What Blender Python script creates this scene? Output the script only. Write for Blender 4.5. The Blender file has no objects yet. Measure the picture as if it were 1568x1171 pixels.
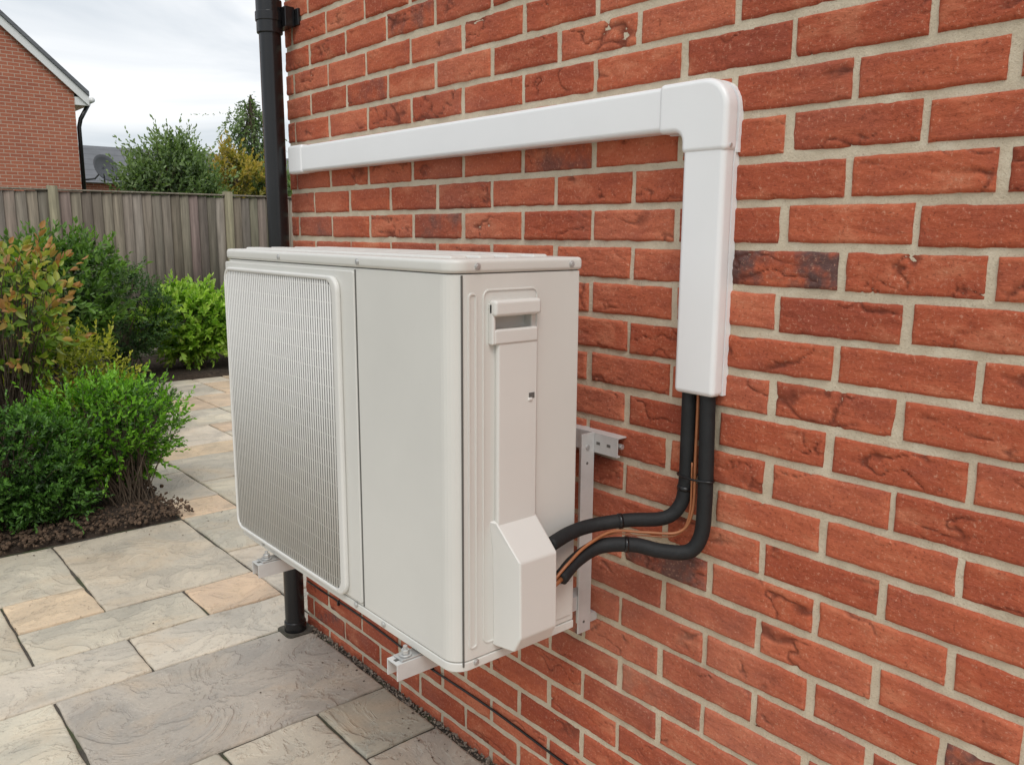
import bpy, bmesh, numpy as np, random
from math import *
from mathutils import Vector, Matrix, Quaternion
rng=np.random.default_rng(7); random.seed(7)
S=bpy.context.scene
col=S.collection

# ------------------------------------------------------------ helpers
def empty(name):
    o=bpy.data.objects.new(name,None); col.objects.link(o); return o
def finish(me,name,mat,parent=None,smooth=False,bevel=0,seg=2,ang=30):
    o=bpy.data.objects.new(name,me); col.objects.link(o)
    if mat is not None: me.materials.append(mat)
    if parent: o.parent=parent
    if smooth:
        me.polygons.foreach_set("use_smooth",[True]*len(me.polygons))
    if bevel:
        b=o.modifiers.new("bevel",'BEVEL'); b.width=bevel; b.segments=seg; b.limit_method='ANGLE'; b.angle_limit=radians(ang); b.harden_normals=False
        me.polygons.foreach_set("use_smooth",[True]*len(me.polygons))
        w=o.modifiers.new("wn",'WEIGHTED_NORMAL'); w.keep_sharp=False
    return o
def mesh(name,v,f):
    me=bpy.data.meshes.new(name); me.from_pydata([tuple(p) for p in v],[],[tuple(q) for q in f]); me.update(); return me
def fixn(me):
    bm=bmesh.new(); bm.from_mesh(me); bmesh.ops.recalc_face_normals(bm,faces=bm.faces); bm.to_mesh(me); bm.free()
def box(name,x0,x1,y0,y1,z0,z1,mat,parent=None,bevel=0.0,seg=2):
    x0,x1=sorted((x0,x1));y0,y1=sorted((y0,y1));z0,z1=sorted((z0,z1))
    v=[(x,y,z) for x in(x0,x1) for y in(y0,y1) for z in(z0,z1)]
    f=[(0,1,3,2),(4,6,7,5),(0,4,5,1),(2,3,7,6),(0,2,6,4),(1,5,7,3)]
    return finish(mesh(name,v,f),name,mat,parent,bevel=bevel,seg=seg)
def prism(name,pts,a0,a1,axis,mat,parent=None,bevel=0,seg=2,ang=30):
    """extrude a 2D outline along an axis (0=x: pts are (y,z), 1=y: (x,z), 2=z: (x,y))"""
    def P(p,a):
        return (a,p[0],p[1]) if axis==0 else (p[0],a,p[1]) if axis==1 else (p[0],p[1],a)
    n=len(pts); v=[P(p,a0) for p in pts]+[P(p,a1) for p in pts]
    f=[tuple(range(n)),tuple(range(2*n-1,n-1,-1))]+[(i,i+n,(i+1)%n+n,(i+1)%n) for i in range(n)]
    me=mesh(name,v,f); fixn(me)
    return finish(me,name,mat,parent,bevel=bevel,seg=seg,ang=ang)
def rrect(a0,a1,b0,b1,r,n=6,corners=(1,1,1,1)):
    """rounded rectangle outline; corner order: (a0,b0),(a1,b0),(a1,b1),(a0,b1)"""
    out=[]
    for k,(ca,cb,st) in enumerate([(a0,b0,180),(a1,b0,270),(a1,b1,0),(a0,b1,90)]):
        if not corners[k]: out.append((ca,cb)); continue
        sa=1 if ca==a0 else -1; sb=1 if cb==b0 else -1
        for i in range(n+1):
            t=radians(st+90*i/n); out.append((ca+sa*r+r*cos(t),cb+sb*r+r*sin(t)))
    return out
def ring(name,outer,inner,a0,a1,axis,mat,parent=None,bevel=0):
    def P(p,a):
        return (a,p[0],p[1]) if axis==0 else (p[0],a,p[1])
    n=len(outer); v=[P(p,a0) for p in outer]+[P(p,a1) for p in outer]+[P(p,a1) for p in inner]+[P(p,a0) for p in inner]
    f=[]
    for i in range(n):
        j=(i+1)%n
        for s in range(4):
            t=(s+1)%4; f.append((s*n+i,s*n+j,t*n+j,t*n+i))
    me=mesh(name,v,f); fixn(me)
    return finish(me,name,mat,parent,bevel=bevel)
def tube_data(pts,rad,sides=8,V=None,F=None):
    if V is None: V=[];F=[]
    pts=[Vector(p) for p in pts]; base=len(V); n=len(pts)
    prev=None
    for i,p in enumerate(pts):
        t=(pts[min(i+1,n-1)]-pts[max(i-1,0)]).normalized()
        if prev is None:
            a=Vector((0,0,1)) if abs(t.z)<.9 else Vector((1,0,0)); u=t.cross(a).normalized()
        else: u=(prev-t*prev.dot(t)).normalized()
        prev=u; w=t.cross(u); r=rad[i] if hasattr(rad,'__len__') else rad
        for k in range(sides):
            q=2*pi*k/sides; V.append(p+(u*cos(q)+w*sin(q))*r)
    for i in range(n-1):
        for k in range(sides):
            a=base+i*sides+k; b=base+i*sides+(k+1)%sides
            F.append((a,b,b+sides,a+sides))
    F.append(tuple(base+k for k in range(sides-1,-1,-1))); F.append(tuple(base+(n-1)*sides+k for k in range(sides)))
    return V,F
def tube(name,pts,rad,mat,parent=None,sides=16):
    V,F=tube_data(pts,rad,sides); me=mesh(name,V,F); fixn(me)
    return finish(me,name,mat,parent,smooth=True)
def catmull(P,n=10):
    P=[Vector(p) for p in P]; Q=[P[0]*2-P[1]]+P+[P[-1]*2-P[-2]]; out=[]
    for i in range(1,len(Q)-2):
        a,b,c,d=Q[i-1:i+3]
        for k in range(n):
            t=k/n; out.append(.5*((2*b)+(c-a)*t+(2*a-5*b+4*c-d)*t*t+(3*b-a-3*c+d)*t**3))
    out.append(P[-1]); return out
def cyl(name,c,axis,r,h,mat,parent=None,sides=16,bevel=0):
    a=Vector((0,0,0)); a[axis]=1; c=Vector(c)
    V,F=tube_data([c-a*h/2,c+a*h/2],r,sides); me=mesh(name,V,F); fixn(me)
    return finish(me,name,mat,parent,bevel=bevel or min(.0008,r*.1))
def hsh(xi,yi,s):
    h=(xi.astype(np.int64)*374761393+yi.astype(np.int64)*668265263+int(s)*1274126177)&0xffffffff
    h=((h^(h>>13))*1274126177)&0xffffffff; h=(h^(h>>16))&0xffffffff
    return h/4294967296.
def vn(x,y,s=0):
    xi=np.floor(x);yi=np.floor(y);fx=x-xi;fy=y-yi;fx=fx*fx*(3-2*fx);fy=fy*fy*(3-2*fy)
    a=hsh(xi,yi,s);b=hsh(xi+1,yi,s);c=hsh(xi,yi+1,s);d=hsh(xi+1,yi+1,s)
    return (a*(1-fx)+b*fx)*(1-fy)+(c*(1-fx)+d*fx)*fy
def fbm(x,y,s=0,o=4):
    r=0;a=.5
    for k in range(o): r=r+a*(vn(x*2**k,y*2**k,s+k)-.5);a*=.5
    return r
def npmesh(name,V,F4,attr=None,aname="tint"):
    me=bpy.data.meshes.new(name); nv=len(V);nf=len(F4)
    me.vertices.add(nv); me.vertices.foreach_set("co",np.asarray(V,np.float32).ravel())
    me.loops.add(nf*4); me.loops.foreach_set("vertex_index",np.asarray(F4,np.int32).ravel())
    me.polygons.add(nf); me.polygons.foreach_set("loop_start",np.arange(0,nf*4,4,dtype=np.int32))
    try: me.polygons.foreach_set("loop_total",np.full(nf,4,dtype=np.int32))
    except Exception: pass
    me.update(calc_edges=True)
    if attr is not None:
        at=me.attributes.new(aname,'FLOAT_COLOR','POINT')
        A=np.ones((nv,4),np.float32);A[:,:3]=attr; at.data.foreach_set("color",A.ravel())
    me.validate(); return me

# ------------------------------------------------------------ materials
class NT:
    def __init__(s,name):
        s.m=bpy.data.materials.new(name); s.m.use_nodes=True; s.t=s.m.node_tree; s.n=s.t.nodes
        s.b=s.n["Principled BSDF"]
    def N(s,ty): return s.n.new(ty)
    def L(s,a,b): s.t.links.new(a,b)
    def noise(s,vec,scale,detail=4,rough=.55,dist=0):
        n=s.n.new("ShaderNodeTexNoise"); n.inputs["Scale"].default_value=scale;n.inputs["Detail"].default_value=detail
        n.inputs["Roughness"].default_value=rough;n.inputs["Distortion"].default_value=dist
        if vec is not None: s.L(vec,n.inputs["Vector"])
        return n.outputs["Fac"]
    def ramp(s,fac,stops):
        n=s.n.new("ShaderNodeValToRGB"); e=n.color_ramp.elements
        while len(e)<len(stops): e.new(.5)
        for i,(p,c) in enumerate(stops):
            e[i].position=p; e[i].color=tuple(c)[:3]+(1,) if hasattr(c,'__len__') else (c,c,c,1)
        s.L(fac,n.inputs[0]); return n.outputs[0]
    def math(s,op,a,b=None,clamp=False):
        n=s.n.new("ShaderNodeMath"); n.operation=op; n.use_clamp=clamp
        for i,v in enumerate((a,b)):
            if v is None: continue
            if isinstance(v,(int,float)): n.inputs[i].default_value=v
            else: s.L(v,n.inputs[i])
        return n.outputs[0]
    def mix(s,fac,a,b,mode='MIX'):
        n=s.n.new("ShaderNodeMix"); n.data_type='RGBA'; n.blend_type=mode
        for i,v in ((0,fac),(6,a),(7,b)):
            if isinstance(v,(int,float)): n.inputs[i].default_value=v
            elif isinstance(v,tuple): n.inputs[i].default_value=v+(1,)
            else: s.L(v,n.inputs[i])
        return n.outputs[2]
    def coord(s,kind="Object",scale=(1,1,1)):
        t=s.n.new("ShaderNodeTexCoord"); m=s.n.new("ShaderNodeMapping"); m.inputs["Scale"].default_value=scale
        s.L(t.outputs[kind],m.inputs["Vector"]); return m.outputs[0]
    def bump(s,h,strength,dist,prev=None):
        n=s.n.new("ShaderNodeBump"); n.inputs["Strength"].default_value=strength; n.inputs["Distance"].default_value=dist
        s.L(h,n.inputs["Height"])
        if prev is not None: s.L(prev,n.inputs["Normal"])
        return n.outputs[0]
def simple(name,c,rough=.5,metal=0,var=.06,nscale=30,bump=0,bscale=300,bdist=.001):
    k=NT(name); v=k.coord()
    n=k.noise(v,nscale,4,.6)
    c1=tuple(x*(1-var) for x in c);c2=tuple(min(1,x*(1+var)) for x in c)
    k.L(k.ramp(n,[(.3,c1),(.7,c2)]),k.b.inputs["Base Color"])
    k.b.inputs["Roughness"].default_value=rough;k.b.inputs["Metallic"].default_value=metal
    if bump: k.L(k.bump(k.noise(v,bscale,2),bump,bdist),k.b.inputs["Normal"])
    return k.m
M_unit=simple("unit_cream_paint",(.675,.665,.625),.40,var=.03,nscale=4,bump=.12,bscale=900,bdist=.0005)
M_unit2=simple("unit_cream_plastic",(.71,.70,.665),.36,var=.02,nscale=4,bump=.08,bscale=900,bdist=.0005)
M_gap=simple("shadow_gap",(.12,.115,.105),.8)
M_griback=simple("grille_recess_shade",(.15,.148,.14),.7)  # dark backing colour stands in for the shaded recess behind the grille slats
M_white=simple("white_pvc",(.84,.845,.85),.28,var=.015,nscale=5)
M_black=simple("black_pvc",(.010,.010,.011),.25,var=.2,nscale=8)
M_foam=simple("black_foam_insulation",(.008,.009,.010),.7,var=.4,nscale=25,bump=.5,bscale=120,bdist=.002)
M_copper=simple("brown_cable",(.34,.125,.05),.45,var=.2)
M_steel=simple("galvanised_steel",(.55,.55,.54),.42,.6,var=.15,nscale=60)
M_brk=simple("white_bracket_steel",(.62,.62,.61),.42,.2,var=.08,nscale=20)
M_rubber=simple("rubber",(.02,.02,.02),.8)
M_gravel=simple("gravel",(.26,.215,.17),.9,var=.6,nscale=70,bump=.5,bscale=200)

def brick_mat():
    k=NT("red_brick"); at=k.N("ShaderNodeAttribute"); at.attribute_name="tint"
    geo=k.N("ShaderNodeNewGeometry")
    sep=k.N("ShaderNodeSeparateColor"); k.L(at.outputs["Color"],sep.inputs[0])
    cb=k.N("ShaderNodeCombineXYZ")
    for i,j in ((0,0),(1,1),(2,0)): k.L(sep.outputs[j],cb.inputs[i])
    sc=k.N("ShaderNodeVectorMath"); sc.operation='SCALE'; sc.inputs["Scale"].default_value=37.; k.L(cb.outputs[0],sc.inputs[0])
    ad=k.N("ShaderNodeVectorMath"); ad.operation='ADD'; k.L(geo.outputs["Position"],ad.inputs[0]); k.L(sc.outputs[0],ad.inputs[1])
    P=ad.outputs[0]
    mp=k.N("ShaderNodeMapping"); mp.inputs["Scale"].default_value=(1,1,2.2); k.L(P,mp.inputs[0]); PS=mp.outputs[0]
    base=k.ramp(sep.outputs[0],[(0.,(.36,.082,.042)),(.3,(.44,.104,.051)),(.65,(.50,.127,.062)),(1.,(.55,.160,.086))])
    n1=k.noise(PS,7,5,.65)
    c=k.mix(k.ramp(n1,[(.46,0.),(.70,.7)]),base,(.30,.072,.046))
    c=k.mix(k.ramp(n1,[(.30,.6),(.46,0.)]),c,(.65,.25,.14))
    sel=k.ramp(sep.outputs[1],[(.88,0.),(.97,1.)])
    pat=k.math('MULTIPLY',sel,k.ramp(k.noise(P,9,4,.7),[(.46,0.),(.62,.9)]))
    c=k.mix(pat,c,(.10,.068,.066))
    n2=k.noise(P,170,4,.75)
    c=k.mix(k.ramp(n2,[(.57,0.),(.69,.6)]),c,(.70,.38,.26))
    c=k.mix(k.ramp(n2,[(.30,.75),(.43,0.)]),c,(.14,.038,.025))
    c=k.mix(k.ramp(sep.outputs[2],[(.15,0.),(.9,.7)]),c,(.11,.031,.021))
    c=k.mix(k.ramp(k.noise(geo.outputs["Position"],1.3,4,.6),[(.5,0.),(.75,.16)]),c,(.60,.43,.34))
    k.L(c,k.b.inputs["Base Color"]); k.b.inputs["Roughness"].default_value=.9
    k.b.inputs["Specular IOR Level"].default_value=.2
    b1=k.bump(k.noise(PS,34,6,.68,.3),.8,.006)
    b2=k.bump(n2,.5,.0014,b1)
    k.L(b2,k.b.inputs["Normal"]); return k.m
def mortar_mat():
    k=NT("sand_mortar"); v=k.coord()
    c=k.ramp(k.noise(v,14,5,.65),[(.25,(.50,.42,.305)),(.55,(.63,.545,.41)),(.8,(.71,.63,.50))])
    c=k.mix(k.ramp(k.noise(v,350,2),[(.58,0.),(.70,.55)]),c,(.34,.27,.19))
    k.L(c,k.b.inputs["Base Color"]); k.b.inputs["Roughness"].default_value=.95
    k.L(k.bump(k.noise(v,130,4,.75),.7,.004),k.b.inputs["Normal"]); return k.m
def farbrick_mat(name,plane='XZ',c1=(.44,.145,.078),c2=(.33,.10,.058)):
    k=NT(name); t=k.N("ShaderNodeTexCoord"); sx=k.N("ShaderNodeSeparateXYZ"); k.L(t.outputs["Object"],sx.inputs[0])
    cb=k.N("ShaderNodeCombineXYZ")
    k.L(sx.outputs[0 if plane=='XZ' else 1],cb.inputs[0]); k.L(sx.outputs[2],cb.inputs[1])
    b=k.N("ShaderNodeTexBrick"); k.L(cb.outputs[0],b.inputs["Vector"]); b.inputs["Scale"].default_value=1
    b.inputs["Brick Width"].default_value=.225;b.inputs["Row Height"].default_value=.075;b.inputs["Mortar Size"].default_value=.007
    b.inputs["Color1"].default_value=c1+(1,);b.inputs["Color2"].default_value=c2+(1,);b.inputs["Mortar"].default_value=(.52,.45,.36,1)
    c=k.mix(.3,b.outputs[0],k.ramp(k.noise(cb.outputs[0],1.6,4),[(.3,(.29,.09,.055)),(.7,(.47,.17,.10))]))
    k.L(c,k.b.inputs["Base Color"]);k.b.inputs["Roughness"].default_value=.9
    k.L(k.bump(b.outputs["Fac"],-.4,.004),k.b.inputs["Normal"]); return k.m
def stone_mat():
    k=NT("sandstone_paving"); at=k.N("ShaderNodeAttribute"); at.attribute_name="tint"; geo=k.N("ShaderNodeNewGeometry")
    sc=k.N("ShaderNodeVectorMath"); sc.operation='SCALE'; sc.inputs["Scale"].default_value=23.; k.L(at.outputs["Vector"],sc.inputs[0])
    ad=k.N("ShaderNodeVectorMath"); ad.operation='ADD'; k.L(geo.outputs["Position"],ad.inputs[0]); k.L(sc.outputs[0],ad.inputs[1]); P=ad.outputs[0]
    n1=k.noise(P,4.2,6,.6,.7)
    c=k.mix(k.ramp(n1,[(.35,0.),(.66,1.)]),(.78,.78,.77),(1.12,1.09,1.03))
    c=k.mix(1.,at.outputs["Color"],c,'MULTIPLY')
    c=k.mix(k.ramp(k.noise(P,2.6,4,.6,1.),[(.50,0.),(.72,.45)]),c,(.60,.45,.29))
    c=k.mix(k.ramp(k.noise(geo.outputs["Position"],3.2,6,.7),[(.5,0.),(.72,.42)]),c,(.25,.23,.19))
    n3=k.noise(P,95,4,.75)
    c=k.mix(k.ramp(n3,[(.57,0.),(.70,.5)]),c,(.17,.15,.12))
    c=k.mix(k.ramp(n3,[(.28,.4),(.42,0.)]),c,(.72,.67,.58))
    k.L(c,k.b.inputs["Base Color"])
    k.L(k.ramp(n1,[(.3,.5),(.7,.78)]),k.b.inputs["Roughness"])
    st=k.math('MULTIPLY',n1,9.); fl=k.math('FLOOR',st); fr=k.math('SUBTRACT',st,fl)
    ter=k.math('ADD',fl,k.math('POWER',fr,5.))
    b1=k.bump(ter,.75,.005); b2=k.bump(n3,.4,.002,b1)
    k.L(b2,k.b.inputs["Normal"]); return k.m
def leaf_mat():
    k=NT("foliage"); at=k.N("ShaderNodeAttribute"); at.attribute_name="tint"
    k.L(at.outputs["Color"],k.b.inputs["Base Color"]); k.b.inputs["Roughness"].default_value=.40
    k.b.inputs["Specular IOR Level"].default_value=.4
    tr=k.N("ShaderNodeBsdfTranslucent"); 
    br=k.mix(1.,at.outputs["Color"],(1.6,1.8,.7),'MULTIPLY'); k.L(br,tr.inputs[0])
    ms=k.N("ShaderNodeMixShader"); ms.inputs[0].default_value=.3; k.L(k.b.outputs[0],ms.inputs[1]);k.L(tr.outputs[0],ms.inputs[2])
    k.L(ms.outputs[0],k.n["Material Output"].inputs[0]); return k.m
def wood_mat():
    k=NT("weathered_fence_wood"); at=k.N("ShaderNodeAttribute"); at.attribute_name="tint"
    v=k.coord("Object",(14,14,.8)); n1=k.noise(v,3,5,.65,.3)
    c=k.mix(k.ramp(n1,[(.3,0.),(.7,1.)]),(.60,.58,.56),(1.25,1.23,1.2))
    c=k.mix(1.,at.outputs["Color"],c,'MULTIPLY'); 
    v2=k.coord("Object"); c=k.mix(k.ramp(k.noise(v2,1.4,4),[(.48,0.),(.72,.4)]),c,(.13,.135,.10))
    k.L(c,k.b.inputs["Base Color"]);k.b.inputs["Roughness"].default_value=.9
    k.L(k.bump(n1,.5,.004),k.b.inputs["Normal"]); return k.m
def soil_mat():
    k=NT("bark_mulch_soil"); v=k.coord()
    n=k.noise(v,26,7,.75)
    k.L(k.ramp(n,[(.3,(.018,.012,.008)),(.55,(.06,.04,.027)),(.75,(.14,.10,.07))]),k.b.inputs["Base Color"]);k.b.inputs["Roughness"].default_value=.95
    k.L(k.bump(n,1.,.03),k.b.inputs["Normal"]); return k.m
def ground_mat():
    k=NT("lawn_ground"); v=k.coord()
    c=k.ramp(k.noise(v,3,6,.7),[(.3,(.03,.05,.015)),(.6,(.055,.09,.025)),(.8,(.08,.11,.04))])
    k.L(c,k.b.inputs["Base Color"]);k.b.inputs["Roughness"].default_value=.95; return k.m
def joint_mat():
    k=NT("paving_joint"); v=k.coord()
    c=k.ramp(k.noise(v,35,5,.7),[(.3,(.04,.036,.03)),(.7,(.11,.095,.075))])
    c=k.mix(k.ramp(k.noise(v,5,4,.6),[(.52,0.),(.66,.8)]),c,(.05,.075,.02))
    k.L(c,k.b.inputs["Base Color"]);k.b.inputs["Roughness"].default_value=.95
    k.L(k.bump(k.noise(v,150,3,.7),.7,.003),k.b.inputs["Normal"]); return k.m
def tile_mat(name,c):
    k=NT(name); t=k.N("ShaderNodeTexCoord"); sx=k.N("ShaderNodeSeparateXYZ"); k.L(t.outputs["Object"],sx.inputs[0])
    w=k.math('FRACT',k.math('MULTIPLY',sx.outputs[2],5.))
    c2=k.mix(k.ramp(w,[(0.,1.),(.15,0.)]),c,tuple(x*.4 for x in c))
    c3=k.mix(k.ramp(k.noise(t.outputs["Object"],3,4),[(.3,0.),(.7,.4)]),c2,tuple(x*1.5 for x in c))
    k.L(c3,k.b.inputs["Base Color"]);k.b.inputs["Roughness"].default_value=.8; return k.m
M_brick=brick_mat();M_mortar=mortar_mat();M_fbX=farbrick_mat("house_brick_gable",'XZ');M_fbY=farbrick_mat("house_brick_side",'YZ')
M_stone=stone_mat();M_leaf=leaf_mat();M_wood=wood_mat();M_soil=soil_mat();M_ground=ground_mat();M_joint=joint_mat()
M_tile=tile_mat("grey_roof_tile",(.13,.135,.145))
M_bark=simple("bark",(.09,.066,.045),.9,var=.4,nscale=40)
M_upvc=simple("white_upvc",(.75,.75,.74),.4)
M_dish=simple("dark_grey_dish",(.07,.073,.08),.5)

# ------------------------------------------------------------ ground
YC=2.655   # house corner
me=mesh("ground",[(-150,-150,-.09),(150,-150,-.09),(150,250,-.09),(-150,250,-.09)],[(0,1,2,3)])
finish(me,"ground",M_ground)

# ------------------------------------------------------------ this house: brick wall with every brick modelled
house=empty("brick_house")
VV=[];FF=[];AA=[];nb=0
def brick(y0,y1,z0,z1,res,seed):
    global nb
    L=y1-y0;H=z1-z0
    def par(L,step):
        n=max(2,int(round((L-.012)/step)))
        return np.array([0,.0024]+list(np.linspace(.006,L-.006,n+1))+[L-.0024,L])
    U=par(L,res);W=par(H,res*.75)
    u,w=np.meshgrid(U,W,indexing='ij'); nu,nw=u.shape
    ox=seed*3.713%97;oy=seed*1.931%89
    d=.0020*fbm(u*18+ox,w*18+oy,1,3)*2+.0026*fbm(u*55+ox,w*130+oy,5,3)
    st=hsh(np.array([seed]),np.array([7]),5)[0]
    rid=np.abs(vn(u*13+ox+fbm(u*34,w*34+oy,9,3)*1.6,w*38+oy+fbm(u*25+ox,w*25,19,2)*2,11)-.5); msk=np.clip((vn(u*10+oy,w*18+ox,13)-.64+.33*st)*4,0,1)
    cre=np.clip(1-rid/.075,0,1)*msk
    rid2=np.clip((vn(u*16+oy,w*30+ox+u*30,15)-.62)*6,0,1)*msk
    d=d+.0038*cre-.0016*rid2
    edge=np.minimum(np.minimum(u,L-u),np.minimum(w,H-w))
    wob=.0024*fbm((u+ox)*38,(w+oy)*38,21,3)*2
    chip=np.clip((vn((u+ox)*26,(w+oy)*26,33)-.78)*9,0,1)*np.clip(1-edge/.010,0,1)
    x=-.0048+d+.003*chip
    x=np.where(edge<.0001,.008,x); x=np.where((edge>.0001)&(edge<.004),-.0020+d*.6+.002*chip,x)
    tilt=(hsh(np.array([seed]),np.array([3]),2)[0]-.5)*.0016
    x=x+tilt
    cy=np.where(u<L/2,1,-1);cz=np.where(w<H/2,1,-1)
    near=np.clip(1-edge/.014,0,1)
    y=y0+u+near*wob*np.where(np.minimum(u,L-u)<.014,cy,0); z=z0+w+near*wob*np.where(np.minimum(w,H-w)<.014,cz,0)
    V=np.stack([x,y,z],-1).reshape(-1,3)
    i=np.arange(nu-1)[:,None]*nw+np.arange(nw-1)[None,:]; i=i.ravel()+nb
    F=np.stack([i,i+1,i+nw+1,i+nw],-1)
    a=rng.random(3); A=np.repeat(a[None],len(V),0); A[:,2]=np.clip(cre.ravel()+.4*chip.ravel(),0,1)
    VV.append(V);FF.append(F);AA.append(A); nb+=len(V)
seed=1
for n in range(-1,60):
    z0=.0287+.075*n+.005; z1=z0+.065
    off=.8022+(0 if n%2==0 else .1125)
    m0=int((-3-off)/.225)
    for m in range(m0,40):
        y0=off+m*.225+.005;y1=y0+.215
        if y0>YC-.03: break
        y1=min(y1,YC)
        seed+=1
        close=(y1>.15 and z1<2.35)
        if close and y0<1.5: r=.0042
        elif close: r=.007
        else: r=.02
        dy=rng.normal(0,.0013);dz=rng.normal(0,.0009)
        brick(y0+dy,min(y1+dy+rng.normal(0,.0010),YC),z0+dz,z1+dz+rng.normal(0,.0008),r,seed)
V=np.concatenate(VV);F=np.concatenate(FF);A=np.concatenate(AA)
me=npmesh("bricks",V,F,A); finish(me,"bricks",M_brick,house,smooth=True)
# hand-pointed mortar: slightly uneven sheet set just behind the brick faces
ys=np.arange(.0,YC-.004,.006);zs=np.arange(-.02,2.36,.006);u,w=np.meshgrid(ys,zs,indexing='ij')
xm=.0004-.0019*np.clip(fbm(u*22,w*22,41,3)*2+.25,0,1)-.0012*fbm(u*90,w*90,45,2)
nu,nw=u.shape;k=(np.arange(nu-1)[:,None]*nw+np.arange(nw-1)[None,:]).ravel()
finish(npmesh("mortar_joints",np.stack([xm,u,w],-1).reshape(-1,3),np.stack([k,k+1,k+nw+1,k+nw],-1)),"mortar_joints",M_mortar,house,smooth=True)
box("mortar_core",.0016,6,-3,YC-.006,-.1,4.55,M_mortar,house)
box("end_wall",.03,6.02,YC-.006,YC,-.1,4.55,M_fbX,house)

# ------------------------------------------------------------ patio
patio=empty("patio")
GX,GY=.29,.28; X0,Y0=.03,1.81
occ={}
slabs=[]
def put(i,j,w,h,kind=None):
    for a in range(i,i+w):
        for b in range(j,j+h): occ[(a,b)]=1
    slabs.append((i,j,w,h,kind))
def bed_right(y):
    pts=[(4.05,.04),(4.75,.10),(5.4,.2),(6.2,.38),(7.0,.62),(7.97,.9)]
    for (a,xa),(b,xb) in zip(pts,pts[1:]):
        if a<=y<=b: return xa+(xb-xa)*(y-a)/(b-a)
    return .04 if y<4.05 else .9
expl=[(-3,1,3,2,'g'),(-5,3,3,1,'b'),(-2,3,2,1,'b'),(-3,4,2,1,'b'),(-1,4,1,1,'p'),(-5,4,2,2,'b'),(-3,5,1,1,'p'),(-2,5,2,3,'b'),(-4,6,2,2,'b'),
 (-5,1,2,2,'b'),(0,6,2,2,'b'),(0,4,2,2,'b'),(0,3,2,1,'b'),(-2,-1,1,2,'b'),(-1,0,1,1,'g'),(-4,-1,2,2,'b'),(-1,-2,1,2,'g'),
 (0,8,1,1,'p'),(1,8,2,2,'b'),(0,9,1,2,'b'),(1,10,3,2,'b'),(0,11,1,1,'l'),(1,12,2,1,'p'),(1,13,2,2,'l')]
for e in expl: put(*e)
def free(i,j):
    if (i,j) in occ: return False
    if j<3 and i>=0: return False
    cy=Y0+GY*(j+.5);cx=X0+GX*(i+.5)
    if cy>4.05 and cx<bed_right(cy): return False
    return True
for j in range(-16,22):
    for i in range(-18,20):
        if not free(i,j): continue
        ops=[(3,2),(2,3),(2,2),(2,1),(1,2),(1,1),(2,2),(3,2)]; random.shuffle(ops); ops.append((1,1))
        for w,h in ops:
            if j+h>22 or i+w>20: continue
            if all(free(a,b) for a in range(i,i+w) for b in range(j,j+h)):
                put(i,j,w,h); break
VV=[];FF=[];AA=[];nb=0
cols={'b':(.59,.54,.455),'g':(.48,.45,.385),'p':(.70,.54,.39),'l':(.66,.60,.50)}
for (i,j,w,h,kd) in slabs:
    if kd is None: kd=random.choices(['b','g','l','p'],[5,2,4,2])[0]
    x0=X0+GX*i+.0045;x1=X0+GX*(i+w)-.0045;y0=Y0+GY*j+.0045;y1=Y0+GY*(j+h)-.0045
    if j<3: x1=min(x1,-.030)
    c=np.array(cols[kd])*(.92+.16*rng.random())*(1+.012*rng.normal(size=3))
    near=(x0>-1.6 and x1<1.6 and y0>1 and y1<5)
    st=.016 if near else .06
    def par(L):
        n=max(2,int((L-.016)/st)); return np.array([0,0,.004]+list(np.linspace(.010,L-.010,n+1))+[L-.004,L,L])
    U=par(x1-x0);W=par(y1-y0); u,ww=np.meshgrid(U,W,indexing='ij');nu,nw=u.shape
    iu,iw=np.meshgrid(np.arange(nu),np.arange(nw),indexing='ij')
    bot=(iu==0)|(iu==nu-1)|(iw==0)|(iw==nw-1)
    L=x1-x0;H=y1-y0;edge=np.minimum(np.minimum(u,L-u),np.minimum(ww,H-ww))
    px=x0+u;py=y0+ww
    wx=.0055*fbm(px*9+7*i,py*9+3*j,3,4)*2;wy=.0055*fbm(px*9+3*j+50,py*9+7*i,4,4)*2
    nearm=np.clip(1-edge/.03,0,1)
    z=.0045*fbm(px*5+i*3.3,py*5+j*2.1,6,4)*2-.004*np.clip(1-edge/.008,0,1)**2+(rng.random()-.5)*.003
    z=np.where(bot,-.035,z)
    V=np.stack([px+wx*nearm,py+wy*nearm,z],-1).reshape(-1,3)
    k=(np.arange(nu-1)[:,None]*nw+np.arange(nw-1)[None,:]).ravel()+nb
    FF.append(np.stack([k,k+nw,k+nw+1,k+1],-1));VV.append(V);AA.append(np.repeat(c[None],len(V),0));nb+=len(V)
me=npmesh("paving_slabs",np.concatenate(VV),np.concatenate(FF),np.concatenate(AA)); finish(me,"paving_slabs",M_stone,patio,smooth=True)
box("joint_bed",X0-18*GX,X0+20*GX,Y0-16*GY,Y0+22*GY,-.08,-.0085,M_joint,patio)

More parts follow.
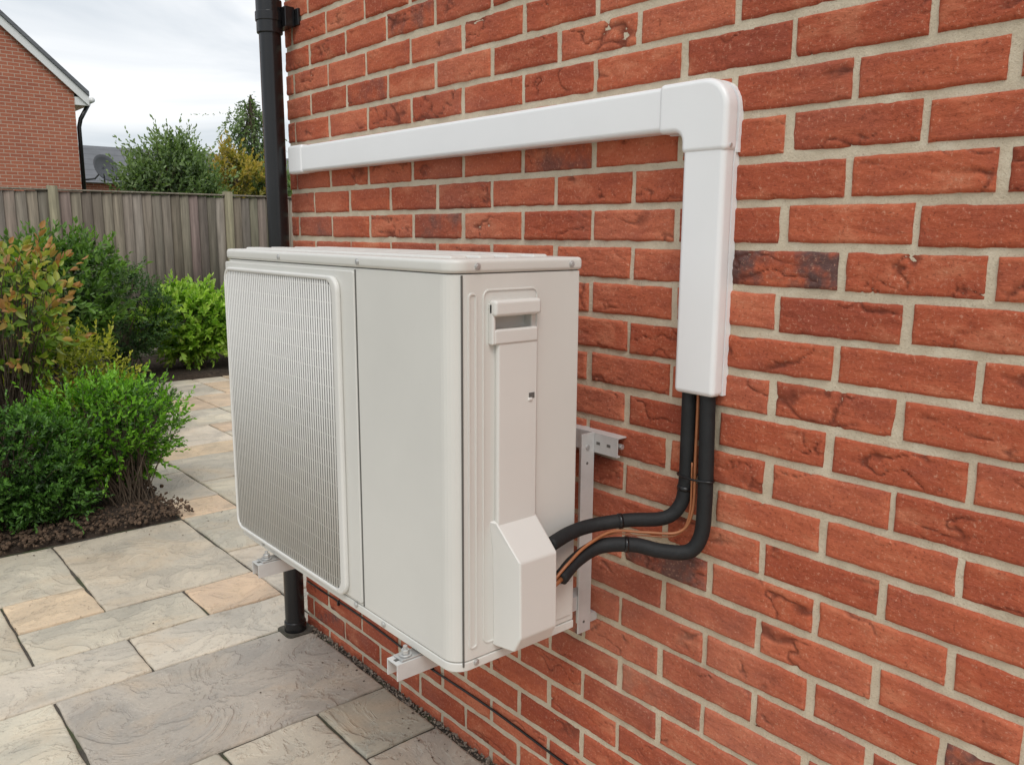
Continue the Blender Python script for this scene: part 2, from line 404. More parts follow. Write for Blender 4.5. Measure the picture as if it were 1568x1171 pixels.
def pebbles(name,n,fx,mat,r0,r1,parent=None,flat=1):
    ico=bmesh.new(); bmesh.ops.create_icosphere(ico,subdivisions=1,radius=1); bv=np.array([v.co[:] for v in ico.verts]);bf=np.array([[v.index for v in f.verts] for f in ico.faces]);ico.free()
    V=[];F=[]
    for k in range(n):
        p=np.array(fx()); r=r0+(r1-r0)*random.random()**2
        s=r*np.array([1,.7+.5*random.random(),(.45+.35*random.random())*flat])
        q=Quaternion((random.random()-.5,random.random()-.5,random.random()-.5) if flat==1 else (0,0,1),random.random()*6).to_matrix()
        vv=(bv*(1+.2*(rng.random((len(bv),1))-.5))*s)@np.array(q).T+p
        F.append(bf+len(V)*len(bv));V.append(vv)
    me=bpy.data.meshes.new(name);me.from_pydata(np.concatenate(V).tolist(),[],np.concatenate(F).tolist());me.update()
    return finish(me,name,mat,parent)
def gpos():
    y=random.uniform(-.5,2.62); return (-.004-abs(random.gauss(0,.016)),y,-.007+random.random()*.006)
pebbles("gravel",1700,gpos,M_gravel,.0022,.006)

# ------------------------------------------------------------ planting beds
bed=empty("planting_bed")
def bedmesh(name,f_in,x0,x1,y0,y1,st,parent):
    xs=np.arange(x0,x1+st/2,st);ys=np.arange(y0,y1+st/2,st);u,w=np.meshgrid(xs,ys,indexing='ij')
    z=.012+.05*fbm(u*4,w*4,31,5)+.03
    nu,nw=u.shape
    V=np.stack([u,w,z],-1)
    keep=f_in(u,w); 
    V[...,2]=np.where(keep>0,V[...,2]*np.clip(keep*8,0,1)-.02*(1-np.clip(keep*12,0,1)),-.08)
    k=(np.arange(nu-1)[:,None]*nw+np.arange(nw-1)[None,:]); kk=k.ravel()
    kp=(keep>-.08); ok=(kp[:-1,:-1]&kp[1:,:-1]&kp[:-1,1:]&kp[1:,1:]).ravel(); kk=kk[ok]
    F=np.stack([kk,kk+nw,kk+nw+1,kk+1],-1)
    finish(npmesh(name,V.reshape(-1,3),F),name,M_soil,parent,smooth=True)
br=np.vectorize(bed_right)
bedmesh("near_soil",lambda u,w:np.minimum(br(np.clip(w,4.05,7.97))-u,w-4.06),-5.2,1.0,4.0,8.0,.03,bed)
bedmesh("far_soil",lambda u,w:w-7.93,-5.2,5.8,7.85,9.45,.05,bed)
def mpos():
    if random.random()<.75:
        x=random.uniform(-1.6,.1); y=4.07+abs(random.gauss(0,.12))-(.03 if random.random()<.15 else 0)
        return (x,y,.02+.3*max(0,min(.1,y-4.06)))
    y=random.uniform(4.1,6.5); return (bed_right(y)-.02-abs(random.gauss(0,.06)),y,.03)
M_mulch=simple("mulch_chips",(.095,.062,.04),.95,var=.8,nscale=60)
pebbles("bark_chips",2200,mpos,M_mulch,.004,.013,bed)
def lpos():
    q=random.random()
    if q<.45: return (random.uniform(-1.3,.3),4.03-abs(random.gauss(0,.12)),.003)
    if q<.8: return (-.045-abs(random.gauss(0,.05)),random.uniform(1.3,2.6),.003)
    return (random.uniform(-1.1,.3),random.uniform(1.6,4.),.003)
pebbles("litter",150,lpos,M_mulch,.0012,.0045,patio,flat=.35)

# ------------------------------------------------------------ foliage
def leaves(P,D,Nn,Ls,C,wr=.42):
    D=D/np.linalg.norm(D,axis=1,keepdims=True); S=np.cross(D,Nn); S/=np.linalg.norm(S,axis=1,keepdims=True)+1e-9; N2=np.cross(S,D)
    Lc=Ls[:,None]; w=Lc*wr*.5
    b=P; t=P+D*Lc-N2*Lc*.12
    l1=P+D*Lc*.3+S*w+N2*w*.35; l2=P+D*Lc*.68+S*w*.85+N2*w*.25
    r1=P+D*Lc*.3-S*w+N2*w*.35; r2=P+D*Lc*.68-S*w*.85+N2*w*.25
    V=np.stack([b,r1,r2,t,l2,l1],1).reshape(-1,3); n=len(P); k=np.arange(n)[:,None]*6
    F=np.concatenate([k+np.array([[0,1,2,3]]),k+np.array([[0,3,4,5]])],0)
    return V,F,np.repeat(C,6,0)
def unit(v): return v/(np.linalg.norm(v,axis=-1,keepdims=True)+1e-9)
def foliage(c,R,ncl,nl,ll,pal,seed,lump=.35,sprig=.10,up=.4,inner=.45,wr=.42,cut=None):
    g=np.random.default_rng(seed); c=np.array(c);R=np.array(R)
    d=unit(g.normal(size=(ncl,3)))
    lob=unit(g.normal(size=(14,3))); lob[:,2]=np.abs(lob[:,2])*.9; am=g.random(14)
    lum=np.max(np.exp(-(1-d@lob.T)*7)*am[None],axis=1)
    rr=(1-lump)+lump*lum*1.25
    dep=np.where(g.random(ncl)<.72,1-.12*g.random(ncl),inner+(1-inner)*g.random(ncl))
    base=c+d*R*(rr*dep)[:,None]
    if cut is not None: 
        ok=base[:,2]>cut; base=base[ok];d=d[ok];dep=dep[ok];lum=lum[ok]
    n=len(base)
    ax=unit(d*.8+np.array([0,0,up])+g.normal(size=(n,3))*.5)
    sl=sprig*(.5+1.*g.random(n)**1.5)
    t=np.tile(np.linspace(0,1,nl),(n,1))+g.normal(size=(n,nl))*.03
    P=base[:,None]+ax[:,None]*(t*sl[:,None])[...,None]
    rad=unit(g.normal(size=(n,nl,3))); rad-=(rad*ax[:,None]).sum(-1,keepdims=True)*ax[:,None]; rad=unit(rad)
    D=rad*(1.05-.6*t[...,None])+ax[:,None]*(.35+.9*t[...,None]); N=ax[:,None]+g.normal(size=(n,nl,3))*.5
    Ls=ll*(.6+.6*g.random((n,nl)))*(1.1-.35*t)
    pal=np.array(pal); 
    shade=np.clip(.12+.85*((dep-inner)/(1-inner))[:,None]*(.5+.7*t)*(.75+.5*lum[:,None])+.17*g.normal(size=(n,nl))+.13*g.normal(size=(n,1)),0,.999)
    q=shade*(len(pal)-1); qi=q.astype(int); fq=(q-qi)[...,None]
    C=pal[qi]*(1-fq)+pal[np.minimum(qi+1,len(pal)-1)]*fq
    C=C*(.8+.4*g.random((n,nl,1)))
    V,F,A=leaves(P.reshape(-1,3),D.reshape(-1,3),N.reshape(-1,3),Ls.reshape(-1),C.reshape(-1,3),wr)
    return V,F,A,base,ax*sl[:,None]
def plant(name,c,R,ncl,nl,ll,pal,seed,foot=None,ntw=60,tw=.004,trunk=None,extra=None,**kw):
    e=empty(name)
    V,F,A,base,sp=foliage(c,R,ncl,nl,ll,pal,seed,**kw)
    if extra:
        for q,(c2,R2,n2) in enumerate(extra):
            V2,F2,A2,b2,s2=foliage(c2,R2,n2,nl,ll,pal,seed+100+q,**kw)
            F=np.concatenate([F,F2+len(V)]);V=np.concatenate([V,V2]);A=np.concatenate([A,A2]);base=np.concatenate([base,b2]);sp=np.concatenate([sp,s2])
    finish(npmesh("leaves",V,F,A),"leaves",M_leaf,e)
    g=np.random.default_rng(seed+5); TV=[];TF=[]
    f0=np.array(foot if foot is not None else (c[0],c[1],0.))
    for k in g.choice(len(base),min(ntw,len(base)),replace=False):
        b=base[k]; s=f0+g.normal(size=3)*np.array([.04,.04,0])*max(1,R[0])
        if trunk: s=np.array(trunk[min(len(trunk)-1,int(g.integers(len(trunk)//2,len(trunk))))][0])
        m=s*.45+b*.55; m[:2]=s[:2]*.6+b[:2]*.4; m+=g.normal(size=3)*.04*R[0]
        tube_data([s,m,b,b+sp[k]*.8],[tw,tw*.8,tw*.5,tw*.25],4,TV,TF)
    if trunk: tube_data([t[0] for t in trunk],[t[1] for t in trunk],8,TV,TF)
    finish(mesh("branches",TV,TF),"branches",M_bark,e)
    return e
G_bright=[(.015,.045,.006),(.05,.14,.012),(.12,.29,.02),(.22,.46,.045)]
G_dark=[(.010,.028,.006),(.03,.08,.015),(.065,.16,.028),(.14,.30,.06)]
G_mid=[(.014,.032,.008),(.04,.09,.018),(.085,.17,.035),(.15,.27,.06)]
G_deep=[(.010,.024,.009),(.028,.065,.02),(.055,.12,.035),(.11,.20,.065)]
G_yel=[(.05,.07,.008),(.16,.20,.02),(.33,.36,.04),(.46,.46,.07)]
G_vari=[(.04,.09,.01),(.13,.27,.025),(.27,.46,.05),(.46,.62,.14)]
G_aut=[(.03,.06,.010),(.10,.19,.025),(.20,.32,.04),(.36,.38,.08),(.38,.19,.07)]
G_tree=[(.035,.06,.022),(.08,.13,.05),(.15,.22,.085),(.22,.30,.13)]
G_tree2=[(.05,.08,.035),(.11,.17,.07),(.18,.26,.11),(.26,.34,.16)]
G_auttree=[(.08,.08,.025),(.20,.20,.045),(.34,.29,.06),(.50,.36,.09)]
plant("shrub",(-.17,4.50,.34),(.39,.33,.35),640,15,.031,G_bright,11,foot=(-.11,4.36,0),ntw=170,tw=.0035,sprig=.13,up=.8,lump=.4,cut=.10)
plant("shrub",(-.66,4.38,.28),(.42,.34,.34),850,15,.027,G_dark,12,foot=(-.6,4.45,0),ntw=90,sprig=.10,cut=.01,extra=[((-.95,4.30,.20),(.3,.25,.24),380),((-.48,4.30,.16),(.24,.2,.17),220)])
plant("shrub",(-1.5,4.75,.4),(.5,.45,.42),700,14,.03,G_mid,13,sprig=.1,cut=.04)
plant("shrub",(-.16,5.45,.44),(.42,.35,.40),420,12,.037,G_yel,14,sprig=.15,up=.8,cut=.04)
plant("shrub",(-.50,4.98,.92),(.34,.26,.44),140,10,.062,G_aut,15,foot=(-.5,5.0,0),ntw=140,tw=.004,sprig=.20,up=.7,inner=.2,cut=.3,wr=.5)
plant("shrub",(-.75,5.8,.6),(.6,.5,.6),600,13,.045,G_mid,16,sprig=.12,cut=.04)
plant("shrub",(.14,7.05,.80),(.60,.55,.66),850,13,.062,G_mid,17,sprig=.20,up=.6,lump=.5,cut=.05)
plant("shrub",(.92,8.15,.58),(.52,.42,.60),900,13,.034,G_deep,18,sprig=.14,up=.6,lump=.4,cut=.05)
plant("shrub",(1.66,8.36,.46),(.56,.42,.46),560,13,.072,G_vari,19,sprig=.15,up=.5,lump=.4,cut=.03)
plant("shrub",(2.75,8.6,.5),(.6,.5,.55),600,12,.05,G_mid,20,sprig=.13,cut=.03)
plant("shrub",(-.9,8.2,.8),(.8,.6,.8),800,12,.06,G_mid,21,sprig=.16,cut=.05)
plant("shrub",(4.2,8.6,.5),(.7,.5,.55),600,12,.05,G_dark,22,sprig=.13,cut=.03)
plant("shrub",(.32,6.2,.18),(.36,.55,.24),450,11,.04,G_deep,23,sprig=.10,cut=.02)

def trunk(x,y,h,r,lean=0):
    return [((x+lean*t*t+.04*sin(5*t),y+.03*cos(4*t),-.1+h*t),r*(1-.75*t)) for t in np.linspace(0,1,9)]
plant("tree",(4.15,16.2,2.15),(.70,.7,.95),460,12,.10,G_tree,31,ntw=140,tw=.011,trunk=trunk(4.15,16.2,2.5,.08),sprig=.40,up=.9,lump=.45,cut=.6,
      extra=[((3.6,16.0,1.95),(.42,.5,.65),230),((4.75,16.3,2.0),(.50,.5,.75),280),((4.35,16.4,2.7),(.36,.4,.42),130)])
plant("tree",(5.85,17.2,2.2),(.66,.7,.95),360,12,.105,G_auttree,32,ntw=100,tw=.012,trunk=trunk(5.85,17.2,2.5,.07),sprig=.34,up=.8,lump=.5,cut=.6,
      extra=[((5.35,17.0,1.8),(.4,.5,.6),170)])
plant("tree",(6.6,17.0,1.95),(.75,.7,.85),480,12,.10,G_tree2,33,ntw=60,tw=.012,trunk=trunk(6.7,17.0,2.0,.07),sprig=.27,up=.6,lump=.45,cut=.5)
plant("tree",(8.5,22.5,3.7),(.66,.7,1.9),440,15,.10,G_tree2,34,ntw=120,tw=.012,trunk=trunk(8.6,22.5,5.1,.10),sprig=.75,up=-1.9,lump=.5,inner=.25,cut=1.2)

# ------------------------------------------------------------ fence
fence=empty("wooden_fence"); VV=[];FF=[];AA=[];nb=0
def addbox(x0,x1,y0,y1,z0,z1,c,skew=0):
    global nb
    v=np.array([(x,y+(skew if x==x1 else 0),z) for x in(x0,x1) for y in(y0,y1) for z in(z0,z1)])
    f=np.array([(0,1,3,2),(4,6,7,5),(0,4,5,1),(2,3,7,6),(0,2,6,4),(1,5,7,3)])+nb
    VV.append(v);FF.append(f);AA.append(np.repeat(np.array(c)[None],8,0));nb+=8
x=-10.
while x<10:
    t=rng.random(); c=np.array((.225,.195,.158))*(.6+.7*t)*(1+.04*rng.normal(size=3))
    addbox(x,x+.104,9.405,9.418,.04,1.775+rng.normal()*.006,c,skew=-.016); x+=.098
addbox(-10,10,9.44,9.45,.04,1.76,(.05,.045,.035))
for k in range(-7,6):
    px=.73+1.775*k
    addbox(px-.042,px+.042,9.365,9.45,-.1,1.83,(.27,.25,.17))
for z in (.4,1.0,1.6): addbox(-10,10,9.455,9.495,z,z+.08,(.20,.18,.14))
addbox(-10,10,9.385,9.402,.0,.14,(.2,.18,.15))
addbox(-10,10,9.378,9.43,1.782,1.800,(.26,.235,.19))
me=npmesh("boards",np.concatenate(VV),np.concatenate(FF),np.concatenate(AA)); finish(me,"boards",M_wood,fence)

# ------------------------------------------------------------ neighbouring house
nh=empty("brick_house")
def poly(name,pts,mat,parent):
    me=mesh(name,pts,[tuple(range(len(pts)))]); return finish(me,name,mat,parent)
XR=3.83; XL=-5.5; ze=4.52; xa=(XR+XL)/2; za=ze+(XR-xa)*tan(radians(42.5))
poly("gable_wall",[(XL,21,-.1),(XR,21,-.1),(XR,21,ze),(xa,21,za),(XL,21,ze)],M_fbX,nh)
poly("side_wall",[(XR,21,-.1),(XR,29,-.1),(XR,29,ze),(XR,21,ze)],M_fbY,nh)
tn=tan(radians(42.5))
for s,nm in ((1,"roof_right"),(-1,"roof_left")):
    xe=xa+s*(XR-xa+.28); zz=za-(XR-xa+.28)*tn
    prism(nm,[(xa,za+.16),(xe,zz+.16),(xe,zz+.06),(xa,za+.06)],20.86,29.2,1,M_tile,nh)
    prism("bargeboard",[(xa,za+.055),(xe,zz+.055),(xe,zz-.15),(xa,za-.15)],20.90,20.94,1,M_upvc,nh)
zz=za-(XR-xa+.28)*tn
box("eaves_box",XR,XR+.27,20.95,29.,zz-.14,zz+.03,M_upvc,nh)
tube("gutter",[(XR+.33,20.86,zz-.02),(XR+.33,29.2,zz-.02)],.06,M_upvc,nh,10)
tube("downpipe",[(XR+.30,21.05,zz-.08),(XR+.12,21.1,zz-.42),(XR+.08,21.12,zz-.6),(XR+.08,21.12,0)],.045,M_black,nh,8)
dh=empty("brick_house")
poly("wall",[(4.6,31,0),(16,31,0),(16,31,3.0),(4.6,31,3.0)],M_fbX,dh)
prism("roof",[(30.7,2.95),(33.2,4.35),(35.7,2.95),(33.2,2.8)],4.4,16,0,M_tile,dh)
box("window",7.0,8.2,30.95,31.02,1.3,2.4,M_upvc,dh)
sd=empty("satellite_dish")
V=[];F=[];n=24
for r in range(6):
    for k in range(n):
        a=2*pi*k/n; q=r/5*.31; V.append((q*cos(a),.9*q*q,q*sin(a)))
for r in range(5):
    for k in range(n): F.append((r*n+k,r*n+(k+1)%n,(r+1)*n+(k+1)%n,(r+1)*n+k))
me=mesh("dish",V,F); o=finish(me,"dish",M_dish,sd,smooth=True); o.location=(4.22,20.6,2.74); o.rotation_euler=(radians(160),0,radians(25)); 
sdm=o.modifiers.new("s",'SOLIDIFY'); sdm.thickness=.01
tube("arm",[(XR,21.2,2.5),(4.15,21.1,2.55),(4.2,20.7,2.7)],.02,M_dish,sd,8)
tube("feed",[(4.22,20.6,2.44),(4.12,20.25,2.62)],.015,M_dish,sd,8)

# ------------------------------------------------------------ drainpipe
dp=empty("drainpipe"); PX,PY=-.072,2.612
cyl("pipe",(PX,PY,2.0),2,.034,4.0,M_black,dp,32)
cyl("socket",(PX,PY,2.06),2,.040,.10,M_black,dp,32,bevel=.003)
cyl("socket_base",(PX,PY,.02),2,.038,.04,M_black,dp,32,bevel=.004)
cyl("clip_ring",(PX,PY,2.06),2,.043,.028,M_black,dp,32,bevel=.002)
box("clip_lugs",-.045,-.012,PY-.055,PY+.03,2.03,2.09,M_black,dp,.003)
box("clip_plate",-.012,-.002,PY-.075,PY+.04,2.035,2.085,M_black,dp,.002)
prism("gully_collar",rrect(-.122,-.022,2.56,2.665,.02),-.006,.0035,2,M_joint,dp)

# ------------------------------------------------------------ cable trunking
tr=empty("cable_trunking"); XF=-.047; XB=-.013
def seg(name,y0,y1,z0,z1,grow=0,xf=XF):
    box(name,xf-grow,XB,y0,y1,z0-grow,z1+grow,M_white,tr,.010,4)
    box(name+"_base",XB-.002,-.0005,y0+.001,y1-.001,z0+.001,z1-.001,M_white,tr)
seg("horizontal_run",1.03,2.50,1.584,1.665)
seg("end_cap",2.475,2.572,1.583,1.666,.0025)
seg("vertical_run",.896,.987,1.106,1.56)
Zt,Zb,Yn,Yf=1.6685,1.5805,.8925,.9905
out=[(1.045,Zt)]
ro=.052
for i in range(9):
    t=radians(90+90*i/8); out.append((Yn+ro+ro*cos(t),Zt-ro+ro*sin(t)))
out+= [(Yn,1.542),(Yf,1.542)]
ri=.018
for i in range(7):
    t=radians(180-90*i/6); out.append((Yf+ri+ri*cos(t),Zb-ri+ri*sin(t)))
out+=[(1.045,Zb)]
prism("elbow",out,XF-.003,XB,0,M_white,tr,.010,4,50)
prism("elbow_base",out,XB+.0005,-.0008,0,M_white,tr)
cyl("screw",(XF+.012,.8915,1.553),1,.003,.003,M_steel,tr)

# ------------------------------------------------------------ pipework
pw=empty("insulated_pipes")
p1=[(-.026,.964,1.16),(-.026,.964,1.10),(-.028,.962,1.0),(-.030,.961,.93),(-.036,.966,.885),(-.060,.985,.858),(-.12,1.026,.856),(-.18,1.060,.850),(-.235,1.066,.846),(-.292,1.060,.838)]
p2=[(-.026,.921,1.16),(-.026,.921,1.10),(-.028,.917,1.0),(-.030,.914,.90),(-.034,.916,.835),(-.050,.932,.803),(-.085,.970,.802),(-.12,1.010,.811),(-.17,1.050,.808),(-.225,1.058,.792),(-.272,1.052,.770)]
tube("pipe_upper",catmull(p1),.0135,M_foam,pw,20)
tube("pipe_lower",catmull(p2),.0145,M_foam,pw,20)
w1=[(-.027,.943,1.15),(-.027,.942,1.08),(-.030,.940,.98),(-.034,.938,.88),(-.050,.955,.836),(-.10,1.0,.834),(-.15,1.035,.838),(-.21,1.045,.822),(-.26,1.043,.80),(-.295,1.045,.775)]
tube("signal_cable",catmull(w1),.0030,M_copper,pw,8)
w2=[(a-.003,b+.005,c-.007) for a,b,c in w1[2:]]; tube("signal_cable_thin",catmull(w2),.0018,M_copper,pw,8)
tube("copper_tail",[(-.265,1.052,.772),(-.298,1.05,.76)],.006,M_copper,pw,10)
def tie(c,ry,rx):
    P=[(c[0]+rx*cos(a),c[1]+ry*sin(a),c[2]) for a in np.linspace(0,2*pi,25)]
    tube("cable_tie",P,.0022,M_black,pw,6)
tie((-.030,.938,.945),.0405,.0175)
def tiep(P,i,r):
    q=catmull(P); a=q[i];b=q[i+1]; t=(b-a).normalized(); tube("tape_band",[a-t*.004,a+t*.004],r,M_black,pw,16)
tiep(p1,62,.0150);tiep(p2,72,.0158);tiep(p1,32,.015)

# ------------------------------------------------------------ outdoor unit
ac=empty("air_conditioner_unit")
XBk,XFr,YN,YFa,ZB,ZT=-.1965,-.486,1.0925,2.030,.633,1.358
def outl(g,r=.034): return rrect(XFr-g,XBk+g,YN-g,YFa+g,r,8,(1,0,0,1))
body=prism("casing",outl(0),ZB+.018,ZT-.0245,2,M_unit,ac)
def cut(o,x0,x1,y0,y1,z0,z1):
    c=box("cut",x0,x1,y0,y1,z0,z1,None); m=o.modifiers.new("b",'BOOLEAN'); m.object=c; m.operation='DIFFERENCE'; m.solver='EXACT'
    bpy.context.view_layer.update(); dg=bpy.context.evaluated_depsgraph_get(); me=bpy.data.meshes.new_from_object(o.evaluated_get(dg)); 
    o.modifiers.remove(m); o.data=me; bpy.data.objects.remove(c)
cut(body,-.404,-.314,YN-.02,YN+.020,1.238,1.268)
bv=body.modifiers.new("bevel",'BEVEL'); bv.width=.002;bv.segments=2;bv.limit_method='ANGLE';bv.angle_limit=radians(40)
prism("base_pan",outl(.001),ZB,ZB+.0165,2,M_unit,ac,.002)
prism("seam_top",outl(-.003),ZT-.026,ZT-.020,2,M_gap,ac)
prism("lid",outl(.004),ZT-.023,ZT,2,M_unit,ac,.007,4)
for k in range(4):
    xc=-.435+.062*k
    box("lid_rib",xc-.018,xc+.018,YN+.05,YFa-.05,ZT-.004,ZT+.0045,M_unit,ac,.004,3)
prism("front_panel",rrect(1.403,2.022,ZB+.024,ZT-.030,.006),XFr-.0035,XFr+.005,0,M_unit,ac,.002)
box("front_seam",XFr-.0006,XFr+.002,1.3985,1.4035,ZB+.02,ZT-.027,M_gap,ac)
go=(1.452,2.010,.655,1.316); wr_,wl_,wz_=.022,.008,.009
gi=(go[0]+wr_,go[1]-wl_,go[2]+wz_,go[3]-wz_)
ring("grille_frame",rrect(*go,.030,8),rrect(*gi,.024,8),XFr-.0145,XFr-.003,0,M_unit2,ac,.0038)
prism("grille_back",rrect(go[0]+.01,go[1]-.004,go[2]+.004,go[3]-.004,.028),XFr-.0045,XFr-.003,0,M_griback,ac)
VV=[];FF=[];AA=[];nb=0
def cornerdz(y,r=.024):
    d=min(y-gi[0],gi[1]-y); return 0 if d>=r else r-sqrt(max(0,r*r-(r-d)**2))
y=gi[0]+.005
while y<gi[1]-.004:
    dz=cornerdz(y); addbox(XFr-.0122,XFr-.0106,y,y+.0056,gi[2]-.002+dz,gi[3]+.002-dz,(1,1,1)); y+=.0101
z=gi[2]+.02
while z<gi[3]-.006:
    addbox(XFr-.0105,XFr-.0092,gi[0]-.001,gi[1]+.001,z,z+.0020,(1,1,1)); z+=.034
finish(npmesh("grille_slats",np.concatenate(VV),np.concatenate(FF)),"grille_slats",M_unit2,ac)
def sp(name,x0,x1,z0,z1,p,r=.006,bev=.002,mat=None,base=0): return prism(name,rrect(x0,x1,z0,z1,r),YN-p,YN+.001-base,1,mat or M_unit,ac,bev)
box("side_seam",-.4680,-.4655,YN-.0006,YN+.002,ZB+.01,ZT-.026,M_gap,ac)
def sring(name,x0,x1,z0,z1,w,p,r=.008): ring(name,rrect(x0,x1,z0,z1,r),rrect(x0+w,x1-w,z0+w,z1-w,max(.001,r-w)),YN-p,YN+.001,1,M_unit,ac,.0008)
sring("pressed_rib",-.455,-.436,.672,1.303,.004,.0022)
sring("pressed_frame",-.424,-.300,.672,1.308,.0035,.0020,.014)
sp("grip_top",-.412,-.307,1.262,1.290,.020,.006,.006,M_unit2)
sp("grip_bottom",-.408,-.309,1.214,1.240,.013,.004,.004,M_unit2)
sp("grip_side",-.412,-.404,1.214,1.285,.012,.003,.003,M_unit2)
sp("pillar",-.398,-.307,.87,1.218,.0105,.004,.005,M_unit2)
box("screw_notch",-.328,-.315,YN-.0112,YN-.002,1.113,1.123,M_gap,ac)
box("screw_notch_lip",-.330,-.320,YN-.013,YN-.004,1.108,1.1145,M_unit2,ac,.002)
secs=[(.898,.006,-.398,-.307),(.836,.062,-.390,-.302),(.694,.062,-.388,-.300),(.664,.046,-.390,-.302)]
V=[];F=[]
for z,p,xl,xr in secs: V+=[(xl-.012,YN+.001,z+(.004 if z>.7 else 0)),(xl,YN-p,z),(xr,YN-p,z),(xr+.006,YN+.001,z)]
for s in range(3):
    for k in range(3): F.append((s*4+k,s*4+k+1,s*4+k+5,s*4+k+4))
F+=[(0,1,2,3),(15,14,13,12),(0,4,8,12,15,11,7,3)]
me=mesh("valve_cover",V,F);fixn(me);finish(me,"valve_cover",M_unit2,ac,bevel=.012,seg=4,ang=20)
sp("corner_plate",-.288,-.205,.664,.735,.003,.003,.001)
cyl("cover_screw",(-.278,YN-.004,.70),1,.004,.006,M_steel,ac)
def scr(p,ax): cyl("screw",p,ax,.0042,.005,M_steel,ac,12,bevel=.001); cyl("screw_washer",p,ax,.006,.0024,M_steel,ac,12)
for X in (-.438,-.222): scr((X,YN-.005,ZT-.012),1)
for Y in (1.385,1.72): scr((XFr-.005,Y,ZT-.012),0)
scr((-.440,YN-.002,ZB+.012),1);scr((XFr-.003,1.43,ZB+.014),0);scr((XFr-.003,1.325,ZB+.010),0);scr((XFr-.003,1.88,ZB+.012),0)

# ------------------------------------------------------------ wall bracket
wb=empty("wall_bracket")
for ya in (1.222,1.825):
    t=.003;y0,y1=ya-.0172,ya+.0185;z1=.623;z0=.590
    prism("arm",[(y0,z0),(y0,z1),(y1,z1),(y1,z0),(y1-t,z0),(y1-t,z1-t),(y0+t,z1-t),(y0+t,z0)],-.534,-.0385,0,M_brk,wb,.0008)
    cyl("rubber_foot",(-.452,ya,.628),2,.016,.010,M_rubber,wb)
    box("slot",-.529,-.514,ya-.004,ya+.004,.6232,.6236,M_gap,wb)
    box("foot_bracket",-.522,-.47,ya-.015,ya+.015,.6237,.627,M_steel,wb,.001)
    cyl("washer",(-.505,ya,.629),2,.0125,.003,M_steel,wb)
    cyl("bolt_head",(-.505,ya,.635),2,.0085,.008,M_steel,wb,6)
    cyl("bolt_stud",(-.505,ya,.629),2,.0042,.034,M_steel,wb,10)
    prism("rail",[(-.034,ya-.0215),(-.034,ya+.021),(-.037,ya+.021),(-.037,ya-.0180),(-.072,ya-.0180),(-.072,ya-.0215)],.535,.985,2,M_brk,wb,.0008)
    for z in (.56,.92): cyl("rail_hole",(-.055,ya-.0217,z),1,.0032,.001,M_gap,wb,12)
    cyl("rail_bolt",(-.055,ya-.0228,.955),1,.0055,.003,M_steel,wb,12)
    box("rail_spacer",-.0335,-.001,ya-.010,ya+.015,.545,.565,M_brk,wb)
t=.0028;z0,z1=.941,.983;xa_,xb_=-.0335,-.001
prism("cross_rail",[(xb_,z0+.02),(xb_,z1),(xa_,z1),(xa_,z0),(xa_+.010,z0),(xa_+.010,z0+t),(xa_+t,z0+t),(xa_+t,z1-t),(xb_-t,z1-t),(xb_-t,z0+.02)],1.136,1.965,1,M_brk,wb)
cyl("rail_end_bolt",(-.018,1.142,.962),1,.006,.014,M_steel,wb,6)
for y in (1.16,1.19,1.36,1.5): box("slot",-.0340,-.0330,y-.005,y+.005,.959,.965,M_gap,wb)

# ------------------------------------------------------------ thin cable clipped along the foot of the wall
P=[(-.009,y,.165-.02*((2.6-y)/1.3)+.004*sin(y*9)) for y in np.linspace(-.5,2.63,60)]
ec=empty("electrical_cable"); tube("cable",P,.0032,M_black,ec,8)
for y in (.6,1.2,1.85,2.4): box("clip",-.014,-.002,y,y+.008,.150,.168,M_black,ec,.001)

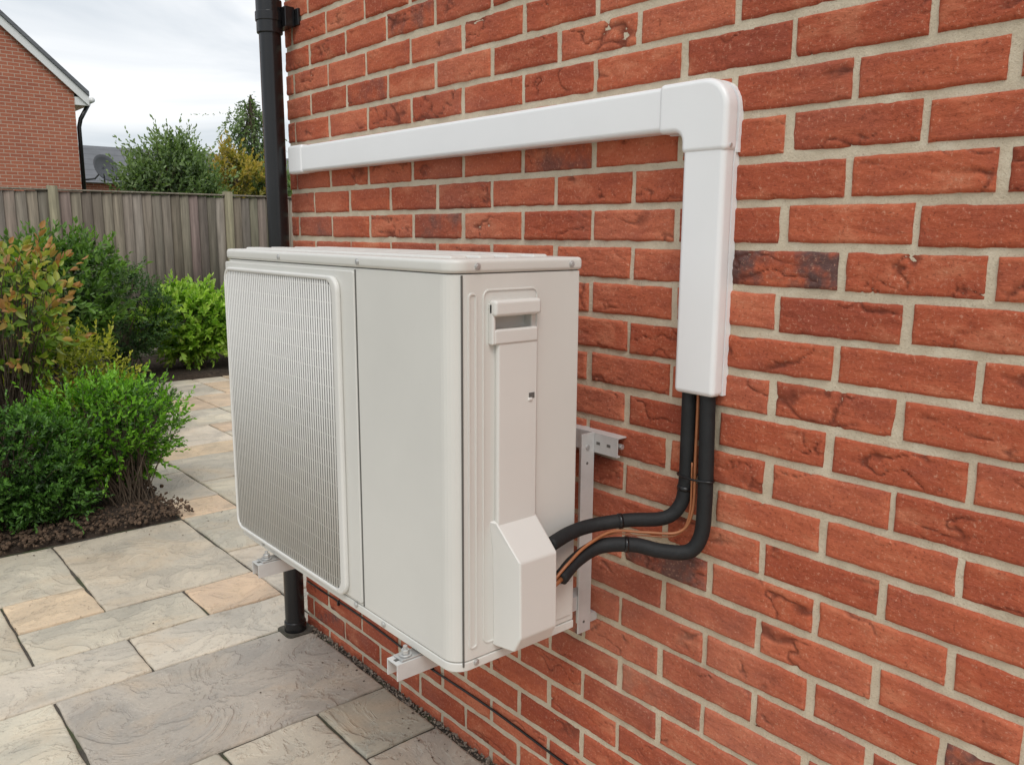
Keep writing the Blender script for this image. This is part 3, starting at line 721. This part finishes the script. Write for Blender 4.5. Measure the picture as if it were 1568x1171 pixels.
# ------------------------------------------------------------ light, sky
SE,SA=52,215
W=bpy.data.worlds.new("World"); S.world=W; W.use_nodes=True; t=W.node_tree; n=t.nodes
sky=n.new("ShaderNodeTexSky"); sky.sky_type='NISHITA'; sky.sun_disc=False; sky.sun_elevation=radians(SE); sky.sun_rotation=radians(SA); sky.dust_density=2
tc=n.new("ShaderNodeTexCoord"); mp=n.new("ShaderNodeMapping"); mp.inputs["Scale"].default_value=(1,1,3.2); mp.inputs["Location"].default_value=(.35,.1,.2); t.links.new(tc.outputs["Generated"],mp.inputs[0])
no=n.new("ShaderNodeTexNoise"); no.inputs["Scale"].default_value=2.6; no.inputs["Detail"].default_value=6; no.inputs["Roughness"].default_value=.52; no.inputs["Distortion"].default_value=.5; t.links.new(mp.outputs[0],no.inputs[0])
cr=n.new("ShaderNodeValToRGB"); e=cr.color_ramp.elements; e[0].position=.38;e[0].color=(.56,.62,.68,1);e[1].position=.60;e[1].color=(.98,.99,1,1); t.links.new(no.outputs[0],cr.inputs[0])
sc=n.new("ShaderNodeMix"); sc.data_type='RGBA'; sc.blend_type='MULTIPLY'; sc.inputs[0].default_value=1; t.links.new(cr.outputs[0],sc.inputs[6]); sc.inputs[7].default_value=(8.6,8.6,8.6,1)
mx=n.new("ShaderNodeMix"); mx.data_type='RGBA'; mx.inputs[0].default_value=.90; t.links.new(sky.outputs[0],mx.inputs[6]); t.links.new(sc.outputs[2],mx.inputs[7])
bg=n["Background"]; bg.inputs[1].default_value=.128; t.links.new(mx.outputs[2],bg.inputs[0])
sl=bpy.data.lights.new("sun","SUN"); sl.energy=1.5; sl.angle=radians(28); sl.color=(1,.965,.91)
so=bpy.data.objects.new("sun",sl); col.objects.link(so)
sd_=Vector((sin(radians(SA))*cos(radians(SE)),cos(radians(SA))*cos(radians(SE)),sin(radians(SE))))
so.rotation_euler=sd_.to_track_quat('Z','Y').to_euler(); so.location=sd_*30

# ------------------------------------------------------------ camera
D,h,yaw,pitch,roll,f=1.2904,1.4018,.7063,.1780,.0058,1277.76
fw=Vector((sin(yaw)*cos(pitch),cos(yaw)*cos(pitch),-sin(pitch))); r=Vector((cos(yaw),-sin(yaw),0)); u=r.cross(fw)
r2=r*cos(roll)+u*sin(roll); u2=-r*sin(roll)+u*cos(roll)
cd=bpy.data.cameras.new("camera"); cd.sensor_width=36; cd.lens=f/1568*36; cd.clip_start=.05; cd.clip_end=600
co=bpy.data.objects.new("camera",cd); col.objects.link(co)
co.matrix_world=Matrix(((r2.x,u2.x,-fw.x,-D),(r2.y,u2.y,-fw.y,0),(r2.z,u2.z,-fw.z,h),(0,0,0,1)))
S.camera=co
S.view_settings.view_transform='Standard'; S.view_settings.look='None'; S.view_settings.exposure=0
